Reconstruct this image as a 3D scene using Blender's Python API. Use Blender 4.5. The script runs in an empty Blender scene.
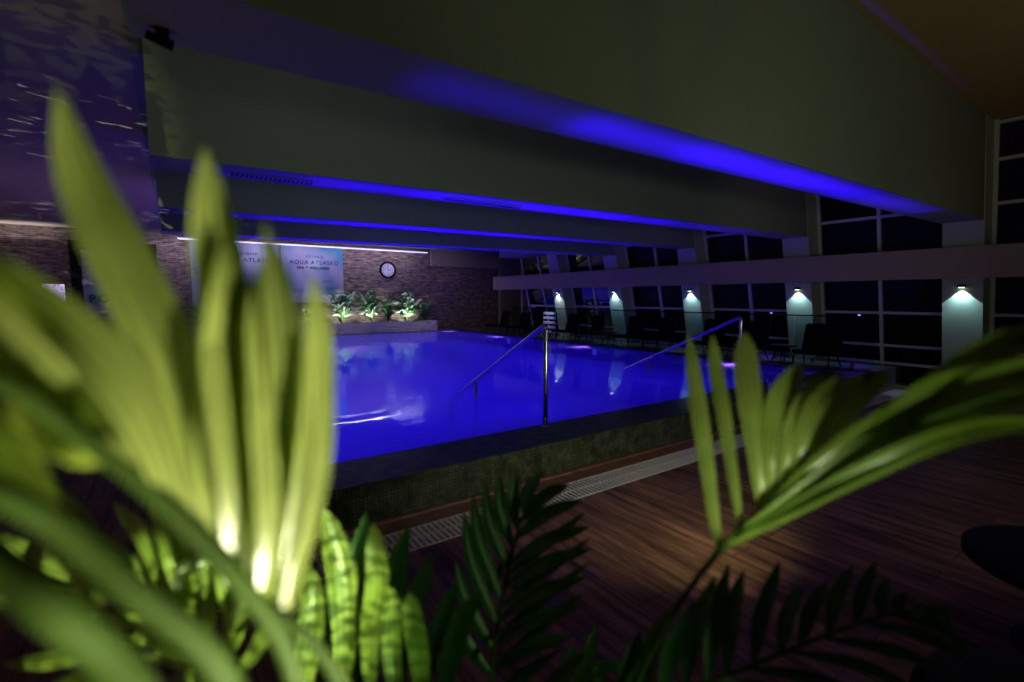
import bpy, bmesh, math, random
from mathutils import Vector, Matrix
random.seed(7)
D = bpy.data; C = bpy.context.scene.collection
R = math.radians

# ------------------------------------------------------------ camera numbers
F = 487.0; CXP, CYP = 512.0, 341.0
PITCH = math.atan(43 / F); YAW = math.atan2(340, math.hypot(F, 43)); EYE = 1.5
FWD = (math.sin(YAW), math.cos(YAW)); RGT = (math.cos(YAW), -math.sin(YAW))

def P(u, v, d):
    """a point in the room seen in direction (u, v) at distance d along the view"""
    x = (u - CXP) / F; y = -(v - CYP) / F
    fw = math.cos(PITCH) + y * math.sin(PITCH); up = -math.sin(PITCH) + y * math.cos(PITCH)
    return Vector(((x * RGT[0] + fw * FWD[0]) * d, (x * RGT[1] + fw * FWD[1]) * d, EYE + up * d))

# ------------------------------------------------------------ materials
def mat(name):
    m = D.materials.new(name); m.use_nodes = True
    nt = m.node_tree; b = nt.nodes['Principled BSDF']
    return m, nt, b
def lk(nt, a, b): nt.links.new(a, b)
def nd(nt, t, **kw):
    n = nt.nodes.new(t)
    for k, v in kw.items():
        if k in n.inputs: n.inputs[k].default_value = v
        else: setattr(n, k, v)
    return n
def simple(name, col, rough=.5, metal=0, noise=.15, scale=6, bump=0, spec=.5):
    m, nt, b = mat(name)
    tc = nd(nt, 'ShaderNodeTexCoord'); n = nd(nt, 'ShaderNodeTexNoise', Scale=scale, Detail=3.0)
    lk(nt, tc.outputs['Object'], n.inputs['Vector'])
    r = nd(nt, 'ShaderNodeValToRGB')
    c = Vector(col)
    r.color_ramp.elements[0].position = .3; r.color_ramp.elements[1].position = .7
    r.color_ramp.elements[0].color = (*(c * (1 - noise)), 1); r.color_ramp.elements[1].color = (*(c * (1 + noise)), 1)
    lk(nt, n.outputs['Fac'], r.inputs['Fac']); lk(nt, r.outputs['Color'], b.inputs['Base Color'])
    b.inputs['Roughness'].default_value = rough; b.inputs['Metallic'].default_value = metal
    b.inputs['Specular IOR Level'].default_value = spec
    if bump:
        bp = nd(nt, 'ShaderNodeBump', Strength=bump, Distance=.01)
        lk(nt, n.outputs['Fac'], bp.inputs['Height']); lk(nt, bp.outputs['Normal'], b.inputs['Normal'])
    return m
def emis(name, col, s):
    m, nt, b = mat(name)
    b.inputs['Base Color'].default_value = (*col, 1)
    b.inputs['Emission Color'].default_value = (*col, 1); b.inputs['Emission Strength'].default_value = s
    return m
def axes_vec(nt, ax, sc=1.0):
    """object coordinates re-ordered so that a 2-D pattern lies in the plane ax, e.g. 'xz'"""
    tc = nd(nt, 'ShaderNodeTexCoord'); sp = nd(nt, 'ShaderNodeSeparateXYZ'); cb = nd(nt, 'ShaderNodeCombineXYZ')
    lk(nt, tc.outputs['Object'], sp.inputs[0])
    lk(nt, sp.outputs[ax[0].upper()], cb.inputs['X']); lk(nt, sp.outputs[ax[1].upper()], cb.inputs['Y'])
    return cb.outputs[0]
def bricky(name, ax, w, h, mortar, c1, c2, cm, rough=.4, off=.5, bump=.3, spec=.5, grain=None):
    m, nt, b = mat(name)
    v = axes_vec(nt, ax)
    t = nd(nt, 'ShaderNodeTexBrick', Scale=1.0)
    t.inputs['Brick Width'].default_value = w; t.inputs['Row Height'].default_value = h
    t.inputs['Mortar Size'].default_value = mortar; t.offset = off
    t.inputs['Color1'].default_value = (*c1, 1); t.inputs['Color2'].default_value = (*c2, 1); t.inputs['Mortar'].default_value = (*cm, 1)
    lk(nt, v, t.inputs['Vector'])
    out = t.outputs['Color']
    if grain:
        mp = nd(nt, 'ShaderNodeMapping'); mp.inputs['Scale'].default_value = grain
        lk(nt, v, mp.inputs['Vector'])
        n = nd(nt, 'ShaderNodeTexNoise', Scale=1.0, Detail=5.0, Roughness=.65); lk(nt, mp.outputs[0], n.inputs['Vector'])
        r = nd(nt, 'ShaderNodeValToRGB'); r.color_ramp.elements[0].position = .35; r.color_ramp.elements[1].position = .68
        r.color_ramp.elements[0].color = (.25, .22, .2, 1); r.color_ramp.elements[1].color = (1.5, 1.45, 1.4, 1)
        lk(nt, n.outputs['Fac'], r.inputs['Fac'])
        mx = nd(nt, 'ShaderNodeMix', data_type='RGBA', blend_type='MULTIPLY'); mx.inputs['Factor'].default_value = 1
        lk(nt, out, mx.inputs['A']); lk(nt, r.outputs['Color'], mx.inputs['B']); out = mx.outputs['Result']
    lk(nt, out, b.inputs['Base Color'])
    b.inputs['Roughness'].default_value = rough; b.inputs['Specular IOR Level'].default_value = spec
    bp = nd(nt, 'ShaderNodeBump', Strength=bump, Distance=.004); bp.invert = True
    lk(nt, t.outputs['Fac'], bp.inputs['Height']); lk(nt, bp.outputs['Normal'], b.inputs['Normal'])
    return m
def glass(name, tint, refl=1.0, rough=0.0, ior=1.5):
    m, nt, b = mat(name); nt.nodes.remove(b)
    o = nt.nodes['Material Output']
    t = nd(nt, 'ShaderNodeBsdfTransparent'); t.inputs['Color'].default_value = (*tint, 1)
    g = nd(nt, 'ShaderNodeBsdfGlossy', Roughness=rough); g.inputs['Color'].default_value = (refl, refl, refl, 1)
    f = nd(nt, 'ShaderNodeFresnel', IOR=ior); mx = nd(nt, 'ShaderNodeMixShader')
    lk(nt, f.outputs[0], mx.inputs[0]); lk(nt, t.outputs[0], mx.inputs[1]); lk(nt, g.outputs[0], mx.inputs[2])
    lk(nt, mx.outputs[0], o.inputs['Surface'])
    return m
def water_mat():
    m, nt, b = mat('water'); nt.nodes.remove(b); o = nt.nodes['Material Output']
    tc = nd(nt, 'ShaderNodeTexCoord')
    mp = nd(nt, 'ShaderNodeMapping'); mp.inputs['Scale'].default_value = (1, .55, 1); lk(nt, tc.outputs['Object'], mp.inputs['Vector'])
    n1 = nd(nt, 'ShaderNodeTexNoise', Scale=3.2, Detail=2.0); lk(nt, mp.outputs[0], n1.inputs['Vector'])
    n2 = nd(nt, 'ShaderNodeTexNoise', Scale=17.0, Detail=3.0); lk(nt, mp.outputs[0], n2.inputs['Vector'])
    big = nd(nt, 'ShaderNodeTexNoise', Scale=.55, Detail=1.0); lk(nt, tc.outputs['Object'], big.inputs['Vector'])
    rr = nd(nt, 'ShaderNodeMapRange'); rr.inputs['From Min'].default_value = .5; rr.inputs['From Max'].default_value = .68
    lk(nt, big.outputs['Fac'], rr.inputs['Value'])
    mu = nd(nt, 'ShaderNodeMath', operation='MULTIPLY'); lk(nt, n2.outputs['Fac'], mu.inputs[0]); lk(nt, rr.outputs[0], mu.inputs[1])
    b1 = nd(nt, 'ShaderNodeBump', Strength=.05, Distance=.02); lk(nt, n1.outputs['Fac'], b1.inputs['Height'])
    b2 = nd(nt, 'ShaderNodeBump', Strength=.35, Distance=.01); lk(nt, mu.outputs[0], b2.inputs['Height']); lk(nt, b1.outputs['Normal'], b2.inputs['Normal'])
    t = nd(nt, 'ShaderNodeBsdfTransparent'); t.inputs['Color'].default_value = (.55, .6, 1, 1)
    g = nd(nt, 'ShaderNodeBsdfGlossy', Roughness=.02); g.inputs['Color'].default_value = (1, 1, 1, 1)
    f = nd(nt, 'ShaderNodeFresnel', IOR=1.33); mx = nd(nt, 'ShaderNodeMixShader')
    lk(nt, b2.outputs['Normal'], g.inputs['Normal']); lk(nt, b2.outputs['Normal'], f.inputs['Normal'])
    sc_ = nd(nt, 'ShaderNodeBsdfTranslucent'); sc_.inputs['Color'].default_value = (.8, .8, 1, 1)
    m2 = nd(nt, 'ShaderNodeMixShader'); m2.inputs[0].default_value = .6
    lk(nt, t.outputs[0], m2.inputs[1]); lk(nt, sc_.outputs[0], m2.inputs[2])
    lk(nt, f.outputs[0], mx.inputs[0]); lk(nt, m2.outputs[0], mx.inputs[1]); lk(nt, g.outputs[0], mx.inputs[2])
    lk(nt, mx.outputs[0], o.inputs['Surface'])
    return m
def leaf_mat(name, col, trans, tcol, mix=.5, rough=.35):
    """blade with long veins across its width (UV.x) and a mid-rib, half translucent"""
    m, nt, b = mat(name); o = nt.nodes['Material Output']
    tc = nd(nt, 'ShaderNodeTexCoord'); sp = nd(nt, 'ShaderNodeSeparateXYZ'); lk(nt, tc.outputs['UV'], sp.inputs[0])
    w = nd(nt, 'ShaderNodeMath', operation='MULTIPLY'); w.inputs[1].default_value = 24; lk(nt, sp.outputs['X'], w.inputs[0])
    s = nd(nt, 'ShaderNodeMath', operation='SINE'); lk(nt, w.outputs[0], s.inputs[0])
    n = nd(nt, 'ShaderNodeTexNoise', Scale=14.0, Detail=2.0); lk(nt, tc.outputs['Object'], n.inputs['Vector'])
    a = nd(nt, 'ShaderNodeMath', operation='MULTIPLY_ADD'); a.inputs[1].default_value = .24; lk(nt, s.outputs[0], a.inputs[0]); lk(nt, n.outputs['Fac'], a.inputs[2])
    r = nd(nt, 'ShaderNodeValToRGB'); c = Vector(col)
    r.color_ramp.elements[0].position = .3; r.color_ramp.elements[1].position = .72
    r.color_ramp.elements[0].color = (*(c * .62), 1); r.color_ramp.elements[1].color = (*(c * 1.25), 1)
    lk(nt, a.outputs[0], r.inputs['Fac']); lk(nt, r.outputs['Color'], b.inputs['Base Color'])
    b.inputs['Roughness'].default_value = rough
    tr = nd(nt, 'ShaderNodeBsdfTranslucent')
    r2 = nd(nt, 'ShaderNodeValToRGB'); c = Vector(tcol)
    r2.color_ramp.elements[0].position = .3; r2.color_ramp.elements[1].position = .72
    r2.color_ramp.elements[0].color = (*(c * .5), 1); r2.color_ramp.elements[1].color = (*c, 1)
    lk(nt, a.outputs[0], r2.inputs['Fac']); lk(nt, r2.outputs['Color'], tr.inputs['Color'])
    mx = nd(nt, 'ShaderNodeMixShader'); mx.inputs[0].default_value = mix
    lk(nt, b.outputs[0], mx.inputs[1]); lk(nt, tr.outputs[0], mx.inputs[2]); lk(nt, mx.outputs[0], o.inputs['Surface'])
    return m

M = {}
M['beam'] = simple('grey_green_plaster', (.29, .33, .22), .75, noise=.04, scale=1.5)
M['ceil'] = simple('warm_ceiling_paint', (.42, .30, .12), .8, noise=.05, scale=1)
M['soffit'] = simple('lilac_soffit', (.42, .36, .24), .55, noise=.05, scale=2)
M['band'] = simple('mauve_band_paint', (.46, .38, .16), .7, noise=.05, scale=2)
M['column'] = simple('pale_column_paint', (.50, .55, .32), .6, noise=.04, scale=3)
M['plaster'] = simple('grey_lilac_plaster', (.36, .31, .18), .8, noise=.06, scale=2)
M['frame'] = simple('pale_aluminium', (.75, .73, .68), .45, 0, noise=.05)
M['glass'] = glass('window_glass', (.4, .42, .45), .13)
M['balglass'] = glass('balustrade_glass', (.84, .92, .93), .6, 0, 1.12)
M['dark'] = simple('black_plastic', (.006, .006, .006), .6, noise=.2, spec=.1)
M['weave'] = bricky('black_weave', 'xy', .03, .015, .003, (.007, .007, .007), (.01, .01, .01), (.002, .002, .002), rough=.7, spec=.05)
M['steel'] = simple('brushed_steel', (.62, .60, .60), .22, 1.0, noise=.05, scale=30)
M['brick'] = bricky('thin_stone_brick', 'xz', .24, .055, .006, (.34, .27, .22), (.22, .17, .14), (.13, .11, .10), rough=.8, bump=.8, grain=(4, 14, 1))
M['wood'] = bricky('wood_plank_floor', 'yx', 1.5, .2, .0025, (.32, .155, .08), (.18, .085, .045), (.03, .015, .01), rough=.5, bump=.25, spec=.18, grain=(1.4, 12, 1))
M['woodtrim'] = simple('red_brown_wood', (.27, .11, .07), .45, noise=.3, scale=9)
M['tile_top'] = bricky('mosaic_coping', 'xy', .026, .026, .003, (.11, .16, .04), (.06, .09, .025), (.025, .03, .025), rough=.3, spec=.12, off=0, bump=.4, grain=(9, 9, 1))
M['tile_side'] = bricky('mosaic_wall', 'xz', .026, .026, .003, (.13, .14, .075), (.07, .085, .045), (.035, .04, .03), rough=.3, off=0, bump=.5, grain=(9, 9, 1))
M['tile_left'] = bricky('mosaic_wall_side', 'yz', .026, .026, .003, (.13, .14, .075), (.07, .085, .045), (.035, .04, .03), rough=.3, off=0, bump=.5)
M['tile_planter'] = bricky('planter_mosaic', 'xz', .07, .05, .012, (.85, .75, .6), (.3, .26, .22), (.10, .09, .08), rough=.4, bump=.4)
M['basin'] = bricky('pool_basin_tile', 'xy', .03, .03, .002, (.62, .66, .8), (.58, .62, .76), (.5, .54, .68), rough=.5, off=0, bump=.05)
M['water'] = water_mat()
M['deck'] = simple('dark_stone_deck', (.10, .095, .085), .4, noise=.25, scale=5, bump=.2)
M['grate'] = simple('pale_grate_plastic', (.85, .75, .68), .5, noise=.05)
M['black'] = simple('channel_black', (.01, .008, .007), .8)
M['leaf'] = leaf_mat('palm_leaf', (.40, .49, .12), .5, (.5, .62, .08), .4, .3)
M['leaf_shaded'] = leaf_mat('palm_leaf_shaded', (.045, .14, .035), .5, (.05, .2, .03), .35)  # same palm leaf with the shade put into a darker green
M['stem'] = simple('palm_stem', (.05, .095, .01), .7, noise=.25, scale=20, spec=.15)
M['leaf_dimmed'] = leaf_mat('palm_leaf_dimmed', (.20, .30, .04), .5, (.35, .5, .05), .4, .3)  # leaf colour darkened so the sweeping blades look less lit
M['soil'] = simple('potting_soil', (.03, .02, .012), .95, noise=.5, scale=40, bump=1)
M['pot'] = simple('grey_planter', (.06, .06, .06), .6, noise=.2)
M['bush'] = leaf_mat('bush_leaf', (.10, .25, .07), .5, (.15, .35, .05), .3)
M['bushpale'] = leaf_mat('pale_bush_leaf', (.55, .68, .45), .5, (.5, .6, .3), .3)
M['white'] = simple('white_enamel', (.7, .7, .7), .4, noise=.03)
M['ink'] = simple('dark_print', (.03, .05, .10), .6)
M['led'] = emis('underwater_lamp_lens', (.3, .2, 1), .5)
M['ledb'] = emis('blue_glint_lens', (.25, .1, 1), 12)
M['lens'] = emis('white_lamp_lens', (.9, 1, .95), 5)
M['screen'] = None

def banner_mat(name, base, seed):
    m, nt, b = mat(name)
    tc = nd(nt, 'ShaderNodeTexCoord')
    mp = nd(nt, 'ShaderNodeMapping'); mp.inputs['Location'].default_value = (seed, 0, seed); lk(nt, tc.outputs['Object'], mp.inputs['Vector'])
    n = nd(nt, 'ShaderNodeTexNoise', Scale=.9, Detail=1.5); lk(nt, mp.outputs[0], n.inputs['Vector'])
    r = nd(nt, 'ShaderNodeValToRGB'); e = r.color_ramp.elements
    e[0].position = .36; e[0].color = (.05, .24, .34, 1); e[1].position = .62; e[1].color = (*base, 1)
    x = e.new(.48); x.color = (.26, .30, .44, 1)
    lk(nt, n.outputs['Fac'], r.inputs['Fac']); lk(nt, r.outputs['Color'], b.inputs['Base Color'])
    b.inputs['Roughness'].default_value = .45
    return m
def screen_mat():
    m, nt, b = mat('lit_screen')
    v = axes_vec(nt, 'xz')
    n = nd(nt, 'ShaderNodeTexVoronoi', Scale=22.0); lk(nt, v, n.inputs['Vector'])
    r = nd(nt, 'ShaderNodeValToRGB'); e = r.color_ramp.elements
    e[0].color = (1, .9, 1, 1); e[1].color = (.25, .12, .55, 1); e[1].position = .8
    lk(nt, n.outputs['Distance'], r.inputs['Fac']); lk(nt, r.outputs['Color'], b.inputs['Emission Color']); b.inputs['Emission Strength'].default_value = 1.3
    return m
M['screen'] = screen_mat()

# ------------------------------------------------------------ object helpers
def link(name, bm, m, parent=None, smooth=False, loc=None):
    me = D.meshes.new(name); bmesh.ops.recalc_face_normals(bm, faces=bm.faces) if not smooth == 'keep' else None
    bm.to_mesh(me); bm.free()
    if smooth:
        for p in me.polygons: p.use_smooth = True
    o = D.objects.new(name, me); C.objects.link(o)
    for mm in (m if isinstance(m, (list, tuple)) else [m]): me.materials.append(mm)
    if parent is not None: o.parent = parent
    if loc is not None: o.location = loc
    return o
def tag(o, label, cat, group=None, kind=None):
    o['label'] = label; o['category'] = cat
    if group: o['group'] = group
    if kind: o['kind'] = kind
    return o
def struct(o):
    o['kind'] = 'structure'; return o
def thing(name, label, cat, loc=(0, 0, 0), rz=0, group=None):
    o = D.objects.new(name, None); C.objects.link(o); o.location = loc; o.rotation_euler = (0, 0, rz); o.empty_display_size = .1
    return tag(o, label, cat, group)
def child(name, bm, m, par, smooth=False):
    """bm holds coordinates local to the thing"""
    return link(name, bm, m, par, smooth)
def relabel(o, label, cat=None, group=None):
    o['label'] = label
    if group: o['group'] = group
def copytree(o, parent=None):
    c = o.copy(); C.objects.link(c)
    if parent is not None: c.parent = parent
    for ch in list(o.children): copytree(ch, c)
    return c
def box(bm, x0, x1, y0, y1, z0, z1, bev=0):
    vs = [bm.verts.new((x, y, z)) for x in (x0, x1) for y in (y0, y1) for z in (z0, z1)]
    fs = [(0, 1, 3, 2), (4, 6, 7, 5), (0, 4, 5, 1), (2, 3, 7, 6), (0, 2, 6, 4), (1, 5, 7, 3)]
    nf = [bm.faces.new([vs[i] for i in f]) for f in fs]
    if bev:
        es = list({e for f in nf for e in f.edges})
        bmesh.ops.bevel(bm, geom=es, offset=bev, segments=2, affect='EDGES', profile=.5)
    return vs
def hexa(bm, pts):
    """pts: 4 bottom then 4 top, matching order"""
    vs = [bm.verts.new(p) for p in pts]
    for f in [(0, 1, 2, 3), (4, 7, 6, 5), (0, 4, 5, 1), (1, 5, 6, 2), (2, 6, 7, 3), (3, 7, 4, 0)]:
        bm.faces.new([vs[i] for i in f])
def tube(bm, pts, r, seg=10, cap=True):
    pts = [Vector(p) for p in pts]; rs = r if isinstance(r, (list, tuple)) else [r] * len(pts)
    rings = []; prev = None
    for i, p in enumerate(pts):
        t = (pts[min(i + 1, len(pts) - 1)] - pts[max(i - 1, 0)]).normalized()
        if prev is None:
            a = Vector((0, 0, 1)) if abs(t.z) < .9 else Vector((1, 0, 0)); n = t.cross(a).normalized()
        else:
            n = (prev - t * prev.dot(t)).normalized()
        prev = n; b = t.cross(n)
        rings.append([bm.verts.new(p + (n * math.cos(2 * math.pi * k / seg) + b * math.sin(2 * math.pi * k / seg)) * rs[i]) for k in range(seg)])
    for i in range(len(rings) - 1):
        for k in range(seg):
            bm.faces.new((rings[i][k], rings[i][(k + 1) % seg], rings[i + 1][(k + 1) % seg], rings[i + 1][k]))
    if cap:
        bm.faces.new(rings[0][::-1]); bm.faces.new(rings[-1])
def lathe(bm, prof, cx=0, cy=0, seg=28):
    """prof: (r, z) list"""
    rings = [[bm.verts.new((cx + r * math.cos(2 * math.pi * k / seg), cy + r * math.sin(2 * math.pi * k / seg), z)) for k in range(seg)] for r, z in prof]
    for i in range(len(rings) - 1):
        for k in range(seg):
            bm.faces.new((rings[i][k], rings[i][(k + 1) % seg], rings[i + 1][(k + 1) % seg], rings[i + 1][k]))
    bm.faces.new(rings[0][::-1]); bm.faces.new(rings[-1])
def catmull(pts, n):
    pts = [Vector(p) for p in pts]
    if len(pts) == 2: pts = [pts[0], (pts[0] + pts[1]) / 2, pts[1]]
    ext = [pts[0] * 2 - pts[1]] + pts + [pts[-1] * 2 - pts[-2]]
    out = []; seg = len(pts) - 1
    for i in range(n + 1):
        s = i / n * seg; k = min(int(s), seg - 1); t = s - k
        p0, p1, p2, p3 = ext[k:k + 4]
        out.append(.5 * ((2 * p1) + (p2 - p0) * t + (2 * p0 - 5 * p1 + 4 * p2 - p3) * t * t + (3 * p1 - p0 - 3 * p2 + p3) * t ** 3))
    return out
def blade(bm, pts, w, twist=0, n=16, base=.3, peak=.35, fold=.25, face=None, end=.75):
    """lance-shaped leaflet along pts; w = full width"""
    uvl = bm.loops.layers.uv.verify()
    cs = catmull(pts, n); rows = []
    eye = Vector((0, 0, EYE)) if face is None else face
    for i, p in enumerate(cs):
        s = i / n
        t = (cs[min(i + 1, n)] - cs[max(i - 1, 0)]).normalized()
        vd = (eye - p).normalized()
        sd = t.cross(vd)
        sd = sd.normalized() if sd.length > 1e-4 else t.orthogonal().normalized()
        sd = Matrix.Rotation(twist, 3, t) @ sd
        nn = sd.cross(t).normalized()
        if s < peak: ww = base + (1 - base) * math.sin(s / peak * math.pi / 2)
        elif s < end: ww = 1 - .18 * (s - peak) / (end - peak)
        else: ww = .82 * max(0, 1 - ((s - end) / (1 - end)) ** 1.6)
        ww = max(ww, .01) * w / 2
        rows.append([bm.verts.new(p + sd * (ww * a) + nn * (ww * fold * abs(a))) for a in (-1, -.5, 0, .5, 1)])
    for i in range(n):
        for k in range(4):
            f = bm.faces.new((rows[i][k], rows[i][k + 1], rows[i + 1][k + 1], rows[i + 1][k])); f.smooth = True
            for lp, (a, b_) in zip(f.loops, ((k, i), (k + 1, i), (k + 1, i + 1), (k, i + 1))): lp[uvl].uv = (a / 4, b_ / n)

def light(kind, name, loc, col, e, **kw):
    l = D.lights.new(name, kind); l.color = col; l.energy = e
    o = D.objects.new(name, l); C.objects.link(o); o.location = loc
    aim = kw.pop('aim', None)
    for k, v in kw.items(): setattr(l, k, v)
    if aim is not None: o.rotation_euler = (Vector(aim) - Vector(loc)).to_track_quat('-Z', 'Y').to_euler()
    return o

# ------------------------------------------------------------ dimensions
A = [1.97 + 2.36 * k for k in range(6)]; CW = .47           # column and beam positions along the room
LEAN = .23
def XC(z): return 9.85 - LEAN * (z - 1.5)                   # column face
def XG(z): return 10.25 - LEAN * (z - 1.5)                  # glazing plane
ZC = 4.0; ZE = 3.34; YE = 17.3; XR = 8.86; XL = .45; YN = 3.6; YF = 16.5; ZW = .275; ZD = .3
XSOF = -.17

# ------------------------------------------------------------ setting
bm = bmesh.new()
box(bm, -6, 12.5, -4, 2.62, -.1, 0); box(bm, -6, -.1, 2.62, 17.5, -.1, 0); box(bm, 9.7, 12.5, 2.62, 3.08, -.1, 0)
struct(link('floor', bm, M['wood']))
bm = bmesh.new(); box(bm, -.1, 9.7, 2.62, 2.9, -.1, -.035); struct(link('drain_channel', bm, M['black']))
bm = bmesh.new(); box(bm, -.1, 9.7, 2.9, 3.08, -.1, .004); box(bm, -.1, 9.7, 3.04, 3.08, 0, .02, .004); struct(link('trim_1', bm, M['woodtrim']))
bm = bmesh.new(); box(bm, -.1, 9.7, 3.08, YN, -.1, ZD - .012); struct(link('pool_wall_near', bm, M['tile_side']))
bm = bmesh.new(); box(bm, -.1, XR, 3.08, YN, ZD - .012, ZD - .008); box(bm, -.1, XL, YN, YF, ZD - .012, ZD - .008)
struct(link('pool_coping', bm, M['tile_top']))
bm = bmesh.new(); box(bm, -.1, XL, YN, YF, -.1, ZD - .012); struct(link('pool_wall_left', bm, M['tile_left']))
bm = bmesh.new()
box(bm, XL, XR, YN, YF, -1.1, -1.0)
box(bm, XL - .02, XL, YN, YF, -1.0, ZW - .01); box(bm, XR, XR + .02, YN, YF, -1.0, ZW - .01)
box(bm, XL, XR, YN - .02, YN, -1.0, ZW - .01); box(bm, XL, XR, YF, YF + .02, -1.0, ZW - .01)
struct(link('pool_basin', bm, M['basin']))
for i, (x0, x1) in enumerate(((1.9, 3.9), (5.3, 7.2))):
    bm = bmesh.new()
    for s in range(4): box(bm, x0, x1, YN + .35 * s, YN + .35 * (s + 1), -1.0, ZW - .22 - .25 * s)
    struct(link('pool_steps', bm, M['basin']))
bm = bmesh.new()
vs = [bm.verts.new(p) for p in ((XL, YN, ZW), (XR, YN, ZW), (XR, YF, ZW), (XL, YF, ZW))]; bm.faces.new(vs)
wt = link('pool_water', bm, M['water']); struct(wt)
bm = bmesh.new(); box(bm, XR, 12.5, 3.08, 17.5, -.1, ZD); box(bm, -.1, XR, YF, 17.5, -.1, ZD); struct(link('pool_deck', bm, M['deck']))
bm = bmesh.new(); box(bm, XR - .02, XR + .03, YN, YF, ZD - .02, ZD + .006); struct(link('trim_2', bm, M['tile_top']))

# walls
bm = bmesh.new(); box(bm, -6, 8.2, YE, YE + .2, 0, ZE + .3); struct(link('wall_far', bm, M['brick']))
bm = bmesh.new(); box(bm, 8.2, 12.5, YE - .12, YE + .2, 2.72, ZE + .3); box(bm, 11.35, 12.5, YE - .12, YE + .2, ZD, 2.72); struct(link('wall_far_plaster', bm, M['plaster']))
bm = bmesh.new(); box(bm, 8.2, 11.35, YE + .02, YE + .2, ZD, 2.72); struct(link('wall_far_panel', bm, M['brick']))
bm = bmesh.new(); box(bm, -6.2, -6, -4, 17.5, 0, ZC); struct(link('wall_left', bm, M['plaster']))
bm = bmesh.new(); box(bm, -6, 12.5, -4.2, -4, 0, ZC); struct(link('wall_back', bm, M['plaster']))
bm = bmesh.new(); box(bm, 12.4, 12.6, 14.1, 17.5, 0, ZC); box(bm, 10.2, 12.5, 14.0, 14.1, 0, ZC); struct(link('wall_right', bm, M['plaster']))
# ceilings
bm = bmesh.new(); box(bm, XSOF, 12.5, -4, 9.52, ZC, ZC + .1); struct(link('ceiling', bm, M['ceil']))
bm = bmesh.new(); box(bm, -6, XSOF, -4, YE, ZE, ZE + .12); struct(link('ceiling_left', bm, M['soffit']))
bm = bmesh.new(); box(bm, XSOF, 12.5, 9.52, YE, ZE, ZE + .12); struct(link('ceiling_far', bm, M['beam']))
bm = bmesh.new(); box(bm, XSOF, XSOF + .1, -4, 9.5, ZE + .002, ZC); struct(link('trim_3', bm, M['beam']))
# beams
for k in range(4):
    a = A[k]; bm = bmesh.new()
    hexa(bm, [(-.08, a, 2.50), (9.8, a, 2.62), (9.8, a + CW, 2.62), (-.08, a + CW, 2.50),
              (-.08, a, ZC), (9.8, a, ZC), (9.8, a + CW, ZC), (-.08, a + CW, ZC)])
    struct(link('ceiling_beam', bm, M['beam']))
bm = bmesh.new(); box(bm, 9.2, 10.3, 9.56, 14.0, 2.86, ZE); struct(link('ceiling_bulkhead', bm, M['beam']))
# columns
for k in range(5):
    a = A[k] - .012; b = a + CW; bm = bmesh.new(); z0 = 0 if k == 0 else ZD; z1 = ZC if k < 4 else 2.86
    hexa(bm, [(XC(z0), a, z0), (XG(z0) + .1, a, z0), (XG(z0) + .1, b, z0), (XC(z0), b, z0),
              (XC(z1), a, z1), (XG(z1) + .1, a, z1), (XG(z1) + .1, b, z1), (XC(z1), b, z1)])
    struct(link('column', bm, M['column']))
# horizontal band in front of the columns
bm = bmesh.new(); box(bm, 9.53, 9.70, -4, 14.9, 1.79, 2.25, .006); struct(link('trim_4', bm, M['band']))
bm = bmesh.new(); box(bm, 9.70, 10.2, -4, 14.02, 1.86, 2.18); struct(link('trim_5', bm, M['plaster']))
# windows, one per bay
def window(n, y0, y1, mids, z0, zt, rows):
    root = D.objects.new('window_%d' % n, None); C.objects.link(root); struct(root)
    root.location = (XG(z0), y0, z0)
    ox, oy, oz = root.location
    def lp(x, y, z): return (x - ox, y - oy, z - oz)
    fr = bmesh.new()
    for y in [y0 + .028] + mids + [y1 - .028]:
        hexa(fr, [lp(XG(z0) - .04, y - .026, z0), lp(XG(z0) + .04, y - .026, z0), lp(XG(z0) + .04, y + .026, z0), lp(XG(z0) - .04, y + .026, z0),
                  lp(XG(zt) - .04, y - .026, zt), lp(XG(zt) + .04, y - .026, zt), lp(XG(zt) + .04, y + .026, zt), lp(XG(zt) - .04, y + .026, zt)])
    for z in rows:
        box(fr, XG(z) - .035 - ox, XG(z) + .035 - ox, y0 - oy, y1 - oy, z - .024 - oz, z + .024 - oz)
    child('window_frame', fr, M['frame'], root)
    g = bmesh.new()
    q = [g.verts.new(lp(XG(z), y, z)) for (y, z) in ((y0, z0), (y1, z0), (y1, zt), (y0, zt))]; g.faces.new(q)
    child('window_pane', g, M['glass'], root)
ROWS = [1.24, .66, 2.87, 3.47]
window(1, -3.9, A[0] - .015, [-2.9, -1.95, -1.0, -.05, .93], 0, ZC, ROWS + [.03, 3.96])
for k in range(5):
    y0 = A[k] + CW - .01; y1 = A[k + 1] - .015
    window(k + 2, y0, y1, [A[k] + 1.385], ZD if k else 0, ZC if k < 3 else 2.86, [1.24, .66] + ([2.87, 3.47] if k < 3 else []) + [.34])
# added ledge outside, there to catch the glow of the blue glints
bm = bmesh.new(); box(bm, 12.1, 14.5, -4, 16, -.2, 1.08); struct(link('glint_ledge', bm, M['deck']))

# drain grate: slotted strip
bm = bmesh.new()
x = -.08
while x < 9.68:
    box(bm, x, x + .019, 2.63, 2.89, -.03, .004); x += .04
for y in (2.62, 2.755, 2.882): box(bm, -.1, 9.7, y, y + .012, -.03, .003)
tag(link('drain_grate', bm, M['grate']), 'long pale slotted drain grate set in the wood floor along the pool wall', 'drain grate')

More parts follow.
